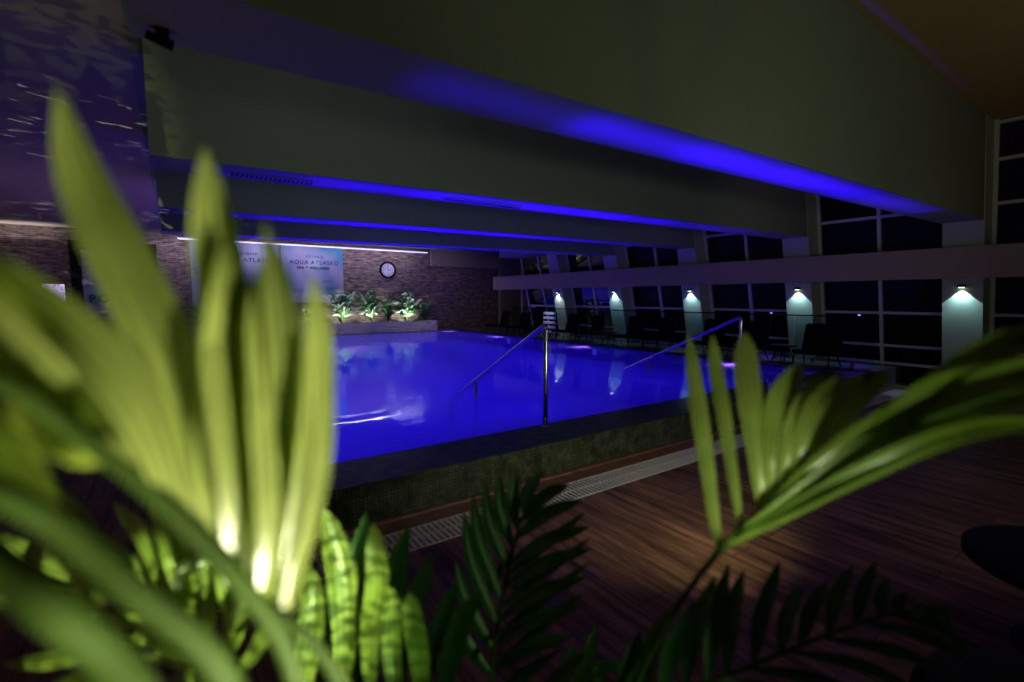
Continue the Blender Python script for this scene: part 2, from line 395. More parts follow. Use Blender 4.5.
# ------------------------------------------------------------ handrails
def arc3(p0, p1, p2, r, n=6):
    """rounded corner at p1"""
    p0, p1, p2 = map(Vector, (p0, p1, p2)); a = p1 + (p0 - p1).normalized() * r; b = p1 + (p2 - p1).normalized() * r
    return [a * (1 - t) ** 2 + p1 * 2 * t * (1 - t) + b * t * t for t in [i / n for i in range(n + 1)]]
def rail(label, foot, water, midt):
    t = thing('pool_handrail', label, 'handrail', foot, 0, None)
    f = Vector(foot); w = Vector(water) - f
    top = Vector((0, 0, .965)); dirv = (w - top)
    low = w + dirv * .22; bm = bmesh.new()
    pts = [Vector((0, 0, 0)), Vector((0, 0, .5))] + arc3((0, 0, 0), top, w, .07) + [w, low]
    flat = Vector((dirv.x, dirv.y, 0)).normalized()
    pts += arc3(w, low, low + Vector((0, 0, -1)), .05) + [low + Vector((0, 0, -.45))]
    tube(bm, pts, .024, 12); child('rail_tube', bm, M['steel'], t, True)
    m = top + dirv * midt
    bm = bmesh.new(); tube(bm, [m, Vector((m.x, m.y, ZW - .62 - f.z))], .019, 12); child('support_post', bm, M['steel'], t, True)
    bm = bmesh.new(); lathe(bm, [(.045, 0), (.045, .008), (.03, .014), (.022, .016)]); child('base_flange', bm, M['steel'], t, True)
    return t
rail('left stainless steel handrail going down into the pool, nearest the fronds', (2.83, 3.52, .292), (3.12, 5.62, ZW), .80)
rail('right stainless steel handrail going down into the pool, in front of the chairs', (6.10, 3.52, .292), (6.42, 5.77, ZW), .74)

# ------------------------------------------------------------ balustrade
ys = [3.2 + 1.35 * i for i in range(8)]
ba = None
for i, y in enumerate(ys):
    lab = ['glass balustrade panel nearest the camera, under a thin dark rail'] + ['glass balustrade panel under a thin dark rail, %s from the near end' % w for w in ('second', 'third', 'fourth', 'fifth', 'sixth', 'seventh')] + ['glass balustrade panel at the far end by the brick wall']
    t = thing('glass_balustrade', lab[i], 'balustrade', (9.74, y, ZD), 0, 'glass balustrade panels behind the chairs')
    bm = bmesh.new(); box(bm, -.006, .006, .02, 1.33, .03, .86); child('glass_panel', bm, M['balglass'], t)
    bm = bmesh.new(); tube(bm, [(0, 0, .875), (0, 1.35, .875)], .013, 8); child('top_rail', bm, M['dark'], t)
    for yy in (.35, 1.0):
        bm = bmesh.new(); box(bm, -.025, .025, yy - .03, yy + .03, 0, .09, .004); child('clamp', bm, M['steel'], t)

# ------------------------------------------------------------ lounge chairs
def make_chair():
    t = thing('lounge_chair', '', 'chair', (0, 0, 0), 0, 'dark lounge chairs in a row beside the pool')
    # faces -X; seat from x -.42 to .25, back at +x
    def slab(prof, half, th, bmx):
        n = len(prof); rows = []
        for i, (x, z) in enumerate(prof):
            a = prof[max(i - 1, 0)]; b = prof[min(i + 1, n - 1)]
            tx, tz = b[0] - a[0], b[1] - a[1]; l = math.hypot(tx, tz); nx, nz = -tz / l, tx / l
            hw = half - (.03 if i in (0, n - 1) else 0)
            rows.append([bmx.verts.new(p) for p in ((x, -hw, z), (x, hw, z), (x - nx * th, hw, z - nz * th), (x - nx * th, -hw, z - nz * th))])
        for i in range(n - 1):
            for k in range(4): bmx.faces.new((rows[i][k], rows[i][(k + 1) % 4], rows[i + 1][(k + 1) % 4], rows[i + 1][k]))
        bmx.faces.new(rows[0][::-1]); bmx.faces.new(rows[-1])
    bm = bmesh.new(); slab([(-.50, .27), (-.46, .31), (-.35, .325), (-.15, .29), (.05, .245), (.2, .235)], .31, .04, bm); child('seat', bm, M['weave'], t)
    bm = bmesh.new(); slab([(.19, .235), (.25, .30), (.31, .45), (.36, .62), (.40, .74), (.425, .78)], .31, .035, bm); child('backrest', bm, M['weave'], t)
    for sy in (-1, 1):
        bm = bmesh.new(); tube(bm, [(-.38, sy * .27, .31), (-.46, sy * .30, 0)], [.016, .011], 8); child('leg', bm, M['dark'], t)
        bm = bmesh.new(); tube(bm, [(.18, sy * .27, .235), (.36, sy * .31, 0)], [.016, .011], 8); child('leg', bm, M['dark'], t)
        bm = bmesh.new(); tube(bm, [(-.40, sy * .315, .30), (-.15, sy * .32, .27), (.18, sy * .32, .22), (.28, sy * .32, .36), (.41, sy * .31, .75)], .012, 8); child('side_frame', bm, M['dark'], t)
    return t
proto = make_chair()
def yat(u, x):
    q = P(u, 330, 1); return q.y / q.x * x
chairs = [(u, rz, 'dark lounge chair ' + lab) for u, rz, lab in (
    (819, .12, 'nearest the camera, right of the low table'), (750, -.08, 'just left of the low table, behind the right handrail'),
    (708, .05, 'third from the near end, crossed by the right handrail'), (660, -.05, 'fourth from the near end of the row'),
    (630, .1, 'fifth from the near end, beside a lit column'), (591, -.08, 'second to the right of the slatted towel rack'),
    (567, .06, 'right beside the white slatted towel rack'), (533, 0, 'left of the white slatted towel rack'),
    (519, .08, 'second of the row from the far brick wall'), (499, -.05, 'closest to the far brick wall, last of the row'))]
for i, (u, rz, lab) in enumerate(chairs):
    o = proto if i == 0 else copytree(proto)
    o.scale = (.8, .95 if i == 0 else .76, .95); o.location = (9.30, yat(u, 9.32), ZD); o.rotation_euler = (0, 0, rz); o['label'] = lab
t = thing('side_table', 'low dark round table standing between the two nearest lounge chairs', 'table', (9.36, yat(784, 9.36), ZD))
bm = bmesh.new(); lathe(bm, [(.22, .30), (.23, .305), (.23, .325), (.22, .33)]); child('table_top', bm, M['dark'], t)
for k in range(4):
    a = k * math.pi / 2 + .6; bm = bmesh.new(); tube(bm, [(.08 * math.cos(a), .08 * math.sin(a), .30), (.2 * math.cos(a), .2 * math.sin(a), 0)], [.012, .009], 8); child('leg', bm, M['dark'], t)
t = thing('side_table', 'low dark round table between the chairs in the middle of the row', 'table', (9.34, yat(609, 9.34), ZD))
bm = bmesh.new(); lathe(bm, [(.22, .30), (.23, .305), (.23, .325), (.22, .33)]); child('table_top', bm, M['dark'], t)
for k in range(4):
    a = k * math.pi / 2 + .6; bm = bmesh.new(); tube(bm, [(.08 * math.cos(a), .08 * math.sin(a), .30), (.2 * math.cos(a), .2 * math.sin(a), 0)], [.012, .009], 8); child('leg', bm, M['dark'], t)
# towel rack
t = thing('towel_rack', 'white slatted rack standing by the chairs at the foot of the farthest lit column', 'rack', (9.45, yat(550, 9.45), ZD))
for sy in (-.28, 0, .28):
    bm = bmesh.new(); box(bm, -.02, .02, sy - .018, sy + .018, 0, .78); child('upright', bm, M['dark'], t)
for z in (.18, .32, .46, .60, .74):
    bm = bmesh.new(); box(bm, -.035, -.02, -.29, .29, z - .045, z + .035, .004); child('slat', bm, M['white'], t)
light('SPOT', 'rack_lamp', (9.0, yat(550, 9.55) - .4, 1.6), (.9, 1, 1), 12, spot_size=R(35), spot_blend=.5, shadow_soft_size=.02, aim=(9.55, yat(550, 9.55), .75))

# ------------------------------------------------------------ wall sconces on the columns
where = ['on the column nearest the camera, right of the picture', 'on the column behind the low table, second nearest', 'on the middle column, above the right handrail', 'on the fourth column from the camera', 'on the farthest lit column, above the towel rack']
proto = None
for k in range(5):
    z = 1.63; y = A[k] + CW / 2 - .012; x = XC(z)
    if proto is None:
        t = thing('wall_sconce', '', 'wall lamp', (0, 0, 0), 0, 'small downlights on the columns')
        bm = bmesh.new(); box(bm, -.08, 0.01, -.045, .045, 0, .04, .008); child('housing', bm, M['dark'], t)
        bm = bmesh.new(); box(bm, -.07, -.02, -.03, .03, -.004, 0.001); child('lens', bm, M['lens'], t)
        proto = t
    else: t = copytree(proto)
    t.location = (x, y, z + .03); t['label'] = 'small black downlight ' + where[k]
    light('SPOT', 'sconce_beam', (x - .045, y, z), (.36, .60, 1.0) if k < 4 else (.6, .66, 1), 20, spot_size=R(92), spot_blend=.10, shadow_soft_size=.01, aim=(XC(.9), y, .9))
    light('SPOT', 'sconce_spill', (x - .07, y, z), (.35, .75, 1.0), 5, spot_size=R(70), spot_blend=.5, shadow_soft_size=.012, aim=(XC(.5) - .02, y, .5))

# ------------------------------------------------------------ underwater lamps
def pool_lamp(x, y, z, dx, label):
    t = thing('underwater_lamp', label, 'pool light', (x, y, z))
    bm = bmesh.new()
    tube(bm, [(0, 0, 0), (dx * .025, 0, 0)], .10, 20); child('bezel', bm, M['steel'], t)
    bm = bmesh.new(); tube(bm, [(dx * .022, 0, 0), (dx * .032, 0, 0)], .085, 20); child('lens', bm, M['led'], t)
    light('SPOT', 'pool_beam', (x + dx * .42, y, .02), (.4, .15, 1), 22, spot_size=R(120), spot_blend=1, shadow_soft_size=.04, aim=(x + dx * .5, y, ZW))
for i, y in enumerate((5.0, 9.0, 12.9, 16.1)):
    pool_lamp(XR, y, .12, -1, 'violet underwater lamp on the chair side of the pool, ' + ('nearest the camera', 'second nearest', 'behind the left handrail', 'in the far corner')[i])
for i, y in enumerate((10.2, 12.1, 14.2)):
    pool_lamp(XL, y, .1, 1, 'violet underwater lamp on the left side of the pool, between palm blades, ' + ('nearest', 'middle one', 'farthest')[i])
# added unseen area lights just below the surface, for an even pool glow
for y in (5.2, 8.6, 12.0, 15.0):
    for x in (2.6, 6.8):
        light('AREA', 'pool_glow_fill', (x, y, .2), (.03, .0, 1), {5.2: 20, 8.6: 30}.get(y, 44), shape='RECTANGLE', size=3.4, size_y=2.6, aim=(x, y, -1))
# added blue area lights standing in for pool glow on the beam undersides
for k in range(4):
    for x, e in (((1.5, .10), (2.5, .5), (3.5, .95), (4.5, 1), (5.5, .7), (6.5, .4), (7.5, .2)) if k == 0 else ((.5, .15), (1.5, .5), (2.5, .9), (3.5, 1), (4.5, .85), (5.5, .5), (6.5, .25), (7.5, .1))):
        light('AREA', 'beam_wash', (x, A[k] + CW / 2, .02 if k == 0 else .29), (.018, .0, 1), [5.5, 6, 5.5, 3][k] * e, shape='RECTANGLE', size=1.0, size_y=.25 if k == 0 else .1, spread=R(9 if k == 0 else 14), aim=(x, A[k] + CW / 2 + .001, 3))

# ------------------------------------------------------------ ceiling things
def grille(y, x0, x1, label):
    z = 2.50 + .12 * (x0 + .08) / 9.88
    t = thing('air_grille', label, 'air vent', (x0, y, z), 0, 'linear air grilles under the ceiling beams')
    bm = bmesh.new(); box(bm, 0, x1 - x0, 0, .12, -.012, .012); child('frame', bm, M['beam'], t)
    bm = bmesh.new(); n = int((x1 - x0) / .035)
    for i in range(n): box(bm, .02 + i * .035, .036 + i * .035, .015, .105, -.016, -.011)
    child('louvre', bm, M['black'], t)
grille(A[1] + .2, .42, 1.05, 'linear air grille under the second beam, above the palm blades')
grille(A[1] + .2, 2.35, 3.3, 'linear air grille in the blue lit underside of the second beam, mid room')
t = thing('ceiling_projector', 'small black spotlight bracketed to the beam end at the top left', 'spotlight', (.02, 2.32, 2.5))
bm = bmesh.new(); box(bm, -.02, .02, -.02, .02, -.02, 0.01); child('bracket', bm, M['dark'], t)
bm = bmesh.new(); tube(bm, [(-.05, 0, -.03), (.03, .02, -.042)], [.016, .02], 14); child('lamp_head', bm, M['dark'], t)

# ------------------------------------------------------------ far wall things
def text_mesh(s, size, loc, par, m, bold=0, space=1.0):
    c = D.curves.new('lettering', 'FONT'); c.body = s; c.size = size; c.align_x = 'CENTER'; c.offset = bold; c.space_character = space
    to = D.objects.new('tmp', c); C.objects.link(to); bpy.context.view_layer.update()
    me = D.meshes.new_from_object(to.evaluated_get(bpy.context.evaluated_depsgraph_get()))
    D.objects.remove(to)
    me.transform(Matrix.Rotation(R(90), 4, 'X')); me.materials.clear(); me.materials.append(m)
    o = D.objects.new('lettering', me); C.objects.link(o); o.parent = par; o.location = loc
    return o
def banner(x0, x1, z0, z1, label, m, lines, lamp=None):
    t = thing('wall_banner', label, 'banner', ((x0 + x1) / 2, YE - .02, z0))
    w = (x1 - x0) / 2
    bm = bmesh.new(); box(bm, -w, w, -.012, .02, 0, z1 - z0); child('panel', bm, m, t)
    for s, size, lx, lz, bold in lines: text_mesh(s, size, (lx, -.016, lz), t, M['ink'], bold, 1.25)
    return t
b1 = banner_mat('banner_print_a', (.42, .42, .50), 3.1); b2 = banner_mat('banner_print_b', (.40, .42, .50), 8.7); b3 = banner_mat('banner_print_c', (.25, .23, .30), 1.2)
bl = [('KEYBAIR', .12, .05, 1.48, 0), ('AQUA ATLASKO', .175, .05, 1.27, .004), ('SPA & WELLNESS', .11, 0, 1.11, .008)]
banner(2.95, 4.9, 1.35, 3.24, 'blue and white printed banner on the brick wall, the one nearest the clock', b1,
       bl + [('SAUNA', .09, .45, .68, 0), ('HAMAM', .09, .62, .45, 0), ('POOL', .16, -.55, .35, 0)])
banner(.5, 2.88, 1.2, 3.22, 'wide teal edged banner on the brick wall, mostly hidden by palm blades', b2,
       [('KEYBAIR', .12, .3, 1.63, 0), ('AQUA ATLASKO', .175, .3, 1.42, .004), ('Spa', .3, -.9, 1.0, 0)])
bm = bmesh.new()
for x0, x1 in ((-2.15, -1.95), (-.98, -.3)): box(bm, x0, x1, YE - .14, YE, 0, 3.0)
box(bm, -1.95, -.98, YE - .14, YE, 2.78, 3.0)
tag(link('door_1', bm, M['dark']), 'dark frame around the grey poster door', 'door'); D.objects['door_1']['kind'] = 'structure'
banner(-1.93, -1.0, .88, 2.76, 'dim grey banner inside the dark door frame on the far left', b3, [('AQUA ATLASKO', .12, 0, 1.42, .004), ('SPA & WELLNESS', .08, 0, 1.03, .005), ('POOL', .3, .08, .5, .01)])
t = thing('wooden_counter', 'low brown wooden counter under the grey banner at the far left', 'counter', (-1.6, 16.75, 0))
bm = bmesh.new(); box(bm, -.9, 1.4, -.3, .3, 0, .8, .01); child('body', bm, M['woodtrim'], t)
bm = bmesh.new(); box(bm, -.93, 1.43, -.33, .33, .8, .85, .008); child('top', bm, M['woodtrim'], t)
t = thing('wall_screen', 'small bright lilac lit screen on the brick wall at the far left', 'screen', (-2.5, YE - .03, 1.3))
bm = bmesh.new(); box(bm, -.28, .24, -.02, .03, 0, .6, .006); child('casing', bm, M['dark'], t)
bm = bmesh.new(); box(bm, -.24, .20, -.026, -.02, .04, .56); child('display', bm, M['screen'], t)
t = thing('cornice_light', 'thin white light strip along the top of the brick wall', 'strip light', (.2, YE - .03, 3.2))
bm = bmesh.new(); box(bm, 0, 7.9, -.03, .03, .03, .05); child('housing', bm, M['white'], t)
bm = bmesh.new(); box(bm, 0.02, 7.88, -.025, .025, 0, .03); child('diffuser', bm, emis('strip_diffuser', (.8, .75, 1), 1.1), t)
# clock
t = thing('wall_clock', 'round wall clock with black rim and pale face on the brick wall', 'clock', (6.5, YE - .01, 2.52))
bm = bmesh.new()
seg = 40; r0, r1 = .24, .305
for k in range(seg):
    pass
rings = [[bm.verts.new((r * math.cos(2 * math.pi * k / seg), y, r * math.sin(2 * math.pi * k / seg))) for k in range(seg)] for r, y in ((r1, .0), (r1, -.05), (.28, -.065), (r0, -.045), (r0, -.0))]
for i in range(4):
    for k in range(seg): bm.faces.new((rings[i][k], rings[i][(k + 1) % seg], rings[i + 1][(k + 1) % seg], rings[i + 1][k]))
child('rim', bm, M['dark'], t, True)
bm = bmesh.new(); tube(bm, [(0, 0, 0), (0, -.03, 0)], r0 + .01, 40); child('dial', bm, simple('dial', (.55, .55, .62), .5), t)
bm = bmesh.new()
for k in range(12):
    a = k * math.pi / 6; q = Matrix.Rotation(a, 3, 'Y')
    vs = [bm.verts.new(q @ Vector(p)) for p in ((-.008, -.033, .17), (.008, -.033, .17), (.008, -.033, .215), (-.008, -.033, .215))]; bm.faces.new(vs)
child('hour_marks', bm, M['ink'], t)
for a, l in ((R(92), .12), (R(2), .17)):
    bm = bmesh.new(); q = Matrix.Rotation(a, 3, 'Y')
    vs = [bm.verts.new(q @ Vector(p)) for p in ((-.009, -.036, -.03), (.009, -.036, -.03), (.006, -.036, l), (-.006, -.036, l))]; bm.faces.new(vs); child('hand', bm, M['ink'], t)
# planter
t = thing('planter_trough', 'long mosaic covered planter trough between the pool and the brick wall', 'planter', (0, YF + .02, ZD))
bm = bmesh.new()
x0, x1 = .1, 8.1
box(bm, x0, x1, 0, .06, -.02, .37); box(bm, x0, x1, .68, .74, 0, .37); box(bm, x0, x0 + .06, .06, .68, 0, .37); box(bm, x1 - .06, x1, .06, .68, 0, .37)
child('trough_wall', bm, M['tile_planter'], t)
bm = bmesh.new(); box(bm, x0 + .06, x1 - .06, .06, .68, .02, .32); child('soil', bm, M['soil'], t)

def bush(x, y, z, h, spread, n, label, pale=.35, group=None, spiky=False):
    t = thing('leafy_shrub', label, 'plant', (x, y, z), 0, group)
    bd, bp, st = bmesh.new(), bmesh.new(), bmesh.new()
    eye = Vector((0, -12, 2))
    for i in range(7):
        a = random.uniform(0, 6.28); r = random.uniform(.05, spread * .45)
        top = Vector((r * math.cos(a), r * math.sin(a) * .5, h * random.uniform(.5, .8)))
        tube(st, [(0, 0, 0), (top.x * .3, top.y * .3, top.z * .5), top], [.014, .01, .005], 6)
        for j in range(n // 7):
            f = random.uniform(.25, 1); b = Vector((top.x * f * f, top.y * f * f, top.z * f))
            a2 = random.uniform(0, 6.28); l = random.uniform(.7, 1.1) * h * (.45 if spiky else .36)
            el = random.uniform(.1, 1.2)
            dv = Vector((math.cos(a2) * math.cos(el), math.sin(a2) * math.cos(el) * .45, math.sin(el))) * l
            tip = b + dv + Vector((0, 0, -.18 * l))
            tgt = bp if (random.random() < pale * 1.6 and j % 2 == 0) else bd
            blade(tgt, [b, b + dv * .55 + Vector((0, 0, .04 * l)), tip], (.035 if spiky else .085) * random.uniform(.8, 1.3), random.uniform(-.9, .9), 6, face=eye)
    child('foliage', bd, M['bush'], t, True)
    if len(bp.verts): 
        o = child('pale_foliage', bp, M['bushpale'], t, True); o['label'] = 'pale leaves'  # some of the leaves in a paler colour
    else: bp.free()
    child('stem', st, M['stem'], t, True)
    return t
ZS = ZD + .31; YS = YF + .40
g = 'shrubs in the long planter by the brick wall'
bush(4.75, YS, ZS, 1.3, 1.0, 112, 'spotlit shrub with many pale leaves right below the banner corner', .5, g)
bush(5.75, YS, ZS, 1.3, 1.0, 112, 'spotlit yellow green shrub in the planter, middle of three, left of below the clock', .35, g)
bush(7.05, YS, ZS, 1.3, 1.0, 126, 'spotlit pale shrub at the right end of the planter, below the clock', .45, g)
bush(7.75, YS, ZS, .9, .35, 70, 'dark green shrub closing the right end of the planter', .0, g)
bush(6.35, YS, ZS, .95, .6, 56, 'low dark shrub between the two spotlit shrubs under the clock', .0, g)
bush(.6, YS, ZS, .75, .5, 49, 'dark spiky plant at the left end of the planter, seen between blades', 0, g, True)
bush(1.5, YS, ZS, .6, .5, 49, 'second dark spiky plant from the left end of the planter', 0, g, True)
bush(3.6, YS, ZS, .7, .8, 56, 'green shrub below the banner, mostly behind palm blades', .1, g)
for x, e in ((4.7, 26), (5.65, 24), (6.95, 36), (3.5, 10)):
    light('SPOT', 'shrub_spot', (x, YF + .06, ZD + .42), (1, 1, 1), e * 1.0, spot_size=R(110), spot_blend=.4, shadow_soft_size=.02, aim=(x + .08, YS + .1, ZS + .5))

# ------------------------------------------------------------ blue glints in the glass, made by added lamps outside
for i, u in enumerate((859, 771)):
    q = P(u, 318, 1); y = q.y / q.x * 12.35
    t = thing('glint_lamp', 'tiny added blue lamp making a glint in the glass, ' + ('right of the second column', 'left of the second column')[i], 'lamp', (12.35, y, 1.08))
    bm = bmesh.new(); lathe(bm, [(.035, 0), (.035, .03), (.02, .035)]); child('housing', bm, M['dark'], t)
    bm = bmesh.new(); tube(bm, [(0, 0, .034), (0, 0, .055)], .022, 12); child('lens', bm, M['ledb'], t)
    light('POINT', 'glint_glow', (12.3, y, 1.22), (.15, .03, 1), 9, shadow_soft_size=.01)

# ------------------------------------------------------------ poufs at the lower right
t = thing('round_table', 'low dark round table at the right edge of the wood floor', 'table', tuple(P(1085, 590, 2.0))[:2] + (0,))
bm = bmesh.new(); lathe(bm, [(.36, .36), (.38, .365), (.38, .40), (.36, .41)], seg=40); child('table_top', bm, M['dark'], t, True)
bm = bmesh.new(); lathe(bm, [(.2, 0), (.2, .02), (.05, .06), (.05, .36)]); child('pedestal', bm, M['dark'], t, True)
q = P(1010, 730, 1.5)
t = thing('wicker_pouf', 'dark woven pouf on the floor in the lower right corner', 'pouf', (q.x, q.y, 0))
bm = bmesh.new(); lathe(bm, [(.2, 0), (.24, .05), (.255, .13), (.24, .22), (.2, .26), (.1, .27)], seg=40); child('body', bm, M['weave'], t, True)
bm = bmesh.new(); lathe(bm, [(.2, .26), (.21, .28), (.19, .305), (.1, .31)], seg=40); child('cushion', bm, simple('dark_cushion', (.02, .02, .018), .9), t, True)

# ------------------------------------------------------------ palms
def pot(par, r=.2, h=.34):
    bm = bmesh.new(); lathe(bm, [(r * .72, 0), (r * .95, h * .9), (r * 1.05, h * .92), (r * 1.05, h), (r * .95, h)]); child('pot', bm, M['pot'], par, True)
    bm = bmesh.new(); lathe(bm, [(r * .93, h - .05), (r * .93, h + .004), (.02, h + .012)]); child('soil', bm, M['soil'], par)
class Palm:
    def __init__(s, label, u, d, r=.2):
        q = P(u, 682, 1.0); v = Vector((q.x, q.y, 0)).normalized() * d
        s.base = Vector((v.x, v.y, 0)); s.root = thing('potted_palm', label, 'palm', s.base); s.r = r
        pot(s.root, r)
    def frond(s, rach, leaves, m='leaf', rs=(.009, .006, .004), stem=True, label=None, name='frond', peak=.5, end=.72, base=.25):
        """rach: (u,v,d) points from the foot outwards; leaves: (points, width in px at that distance, twist)"""
        bm = bmesh.new(); off = -s.base
        for pts, w, tw in leaves:
            pp = [P(*p) for p in pts]
            wd = w * pts[len(pts) // 2][2] / F
            blade(bm, pp, wd, tw, 20, base=base, peak=peak, end=end)
        bmesh.ops.translate(bm, verts=bm.verts, vec=off)
        o = child(name, bm, M[m], s.root, 'keep')
        if label: o['label'] = label
        pts = [P(*p) for p in rach]
        if stem:
            a = s.base + Vector((random.uniform(-.05, .05), random.uniform(-.05, .05), .33))
            p0 = pts[0]; bk = p0 + (p0 - pts[1]).normalized() * .16; bk2 = bk * .5 + a * .5 + (p0 - pts[1]).normalized() * .06
            if bk2.z < .5: bk2 = bk * .6 + a * .4
            pts = [a, bk2, bk] + pts
        cs = catmull(pts, 30); n = len(cs)
        rad = [rs[0] + (rs[-1] - rs[0]) * i / (n - 1) for i in range(n)]
        bm = bmesh.new(); tube(bm, [c + off for c in cs], rad, 8); child('rachis', bm, M['stem'], o, True)
        return o

# --- left palm: close, strongly lit
L = Palm('tall left palm with large bright yellow green blades in front of the pool', 210, .42, .13)
d = .36
L.frond([(345, 690, .42), (318, 648, .40), (292, 623, .385), (266, 603, .375), (240, 575, .365), (215, 545, .36)], [
    ([(286, 618, .385), (292, 575, .38), (303, 520, .37), (314, 450, .36), (318, 380, .355), (317, 320, .35), (312, 272, .345)], 36, .35),
    ([(272, 606, .38), (277, 560, .37), (287, 490, .36), (290, 400, .35), (281, 300, .34), (264, 218, .335)], 44, -.2),
    ([(254, 590, .37), (258, 530, .36), (262, 450, .35), (255, 380, .345), (248, 320, .34), (240, 270, .34)], 40, .1),
    ([(235, 570, .365), (240, 500, .35), (238, 420, .34), (228, 320, .335), (213, 225, .33), (204, 147, .325)], 56, .15),
    ([(222, 555, .36), (208, 500, .34), (192, 430, .33), (165, 345, .32), (118, 250, .31), (80, 170, .305), (56, 84, .30)], 58, -.15),
    ([(262, 600, .37), (272, 540, .36), (272, 460, .35), (268, 390, .345), (262, 320, .34), (258, 262, .34)], 40, .25),
    ([(228, 562, .36), (222, 510, .35), (218, 440, .34), (222, 370, .335), (226, 300, .33), (224, 240, .33)], 44, .2),
], rs=(.008, .005, .003), label='frond with the brightest upright blades')
L.frond([(300, 700, .42), (275, 630, .38), (210, 550, .34), (133, 475, .31), (69, 428, .29), (0, 380, .27), (-60, 340, .26)], [
    ([(178, 515, .33), (166, 475, .32), (145, 420, .31), (110, 368, .30), (62, 320, .29), (0, 275, .28), (-50, 240, .27)], 50, .2),
    ([(133, 475, .31), (112, 440, .30), (85, 400, .30), (45, 355, .29), (0, 315, .28), (-60, 270, .27)], 44, -.2),
    ([(85, 440, .30), (60, 405, .295), (25, 370, .29), (-20, 330, .28), (-80, 290, .27)], 40, .1),
    ([(30, 400, .28), (5, 360, .28), (-20, 300, .28), (-40, 240, .28)], 46, .1),
    ([(110, 462, .30), (75, 455, .30), (30, 425, .29), (-30, 400, .28)], 30, .5),
    ([(75, 440, .30), (45, 445, .30), (10, 430, .30), (-40, 425, .29)], 30, -.4),
], rs=(.010, .008, .005), label='frond arching to the left edge')
L.frond([(236, 700, .36), (200, 645, .33), (133, 590, .30), (66, 533, .28), (0, 492, .26), (-50, 470, .25)], [
    ([(60, 530, .28), (30, 470, .28), (-10, 440, .28), (-60, 430, .28)], 26, .2),
    ([(20, 505, .27), (0, 480, .27), (-30, 450, .28)], 24, -.3),
], m='leaf', rs=(.013, .011, .007))
L.frond([(150, 710, .3), (100, 650, .28), (50, 610, .26), (0, 570, .25), (-50, 545, .24)], [
    ([(40, 600, .27), (0, 590, .27), (-40, 570, .28)], 24, .2),
], m='leaf', rs=(.015, .013, .009))
# lit leaflets behind the stems
lv = []
for pts, w in (([(150, 600), (120, 560), (60, 525), (0, 500)], 22), ([(160, 620), (110, 585), (50, 560), (-10, 530)], 22), ([(120, 600), (80, 600), (30, 590), (-20, 585)], 20),
               ([(188, 640), (170, 590), (145, 540), (112, 500)], 20), ([(195, 640), (180, 580), (165, 535), (148, 498)], 18), ([(200, 645), (195, 600), (186, 560), (172, 515)], 18),
               ([(205, 650), (212, 600), (205, 555), (190, 520)], 16), ([(215, 690), (240, 620), (250, 570), (244, 520)], 20), ([(225, 690), (232, 620), (222, 570), (212, 520)], 18),
               ([(230, 690), (262, 640), (282, 600), (290, 560)], 18), ([(185, 640), (150, 625), (115, 618), (80, 612)], 14), ([(200, 662), (180, 650), (150, 640), (118, 636)], 16),
               ([(215, 680), (195, 668), (170, 660), (145, 658)], 15), ([(235, 700), (215, 684), (190, 678), (170, 680)], 18), ([(130, 640), (90, 650), (50, 660), (0, 664)], 20),
               ([(150, 650), (120, 668), (80, 680), (40, 690)], 20), ([(110, 560), (85, 520), (50, 490), (20, 470)], 18), ([(215, 600), (225, 540), (222, 500), (215, 470)], 18)):
    lv.append(([(u, v, .72 + .05 * math.sin(u * .3)) for u, v in pts], w, random.uniform(-.5, .5)))
L.frond([(225, 720, .75), (205, 665, .75), (190, 640, .75), (165, 610, .74), (120, 580, .72), (60, 560, .70)], lv, rs=(.006, .005, .003), label='smaller sunlit green leaflets behind the thick stems'.replace('sunlit', 'lamplit'))
# --- middle palm
Mp = Palm('dark palm in the middle foreground, its fan of blades in front of the drain grate', 470, 1.0, .14)
Mp.frond([(360, 760, .85), (352, 720, .85), (350, 690, .85)], [
    ([(338, 720, .85), (345, 640, .85), (342, 580, .84), (333, 540, .83), (324, 508, .82)], 30, .15),
    ([(372, 720, .85), (370, 640, .84), (378, 590, .83), (376, 550, .82), (373, 522, .82)], 24, -.15),
    ([(300, 720, .8), (308, 650, .8), (312, 600, .8), (305, 560, .8)], 26, .2),
    ([(402, 730, .85), (392, 660, .85), (392, 610, .84), (388, 585, .83)], 20, .2),
    ([(425, 730, .85), (420, 660, .85), (412, 610, .84), (410, 592, .84)], 22, -.2),
], rs=(.006, .005, .004), label='short upright blades caught by the lamp')
Mp.frond([(400, 760, 1.05), (398, 720, 1.05), (398, 690, 1.05)], [
    ([(360, 720, 1.0), (358, 640, 1.0), (356, 570, 1.0), (367, 510, 1.0)], 28, .1),
    ([(395, 700, 1.0), (388, 640, 1.0), (394, 580, 1.0), (409, 522, 1.0)], 28, .2),
    ([(400, 700, 1.0), (402, 640, 1.0), (420, 590, 1.0), (434, 550, 1.0)], 22, -.2),
    ([(320, 690, 1.0), (325, 620, 1.0), (340, 570, 1.0), (352, 535, 1.0)], 20, .3),
    ([(420, 720, 1.0), (428, 660, 1.0), (445, 610, 1.0), (458, 580, 1.0)], 20, .3),
    ([(440, 720, 1.0), (450, 660, 1.0), (462, 620, 1.0), (480, 590, 1.0)], 24, .3),
    ([(300, 700, 1.0), (297, 640, 1.0), (305, 590, 1.0), (318, 560, 1.0)], 20, .3),
    ([(335, 700, 1.05), (345, 640, 1.05), (375, 590, 1.05), (398, 560, 1.05)], 20, .3),
], m='leaf_shaded', rs=(.007, .006, .005), label='deep green blades in shadow')
sp = [(492, 720, 1.1), (492, 670, 1.12), (498, 620, 1.14), (508, 570, 1.16), (518, 530, 1.18), (528, 500, 1.2)]
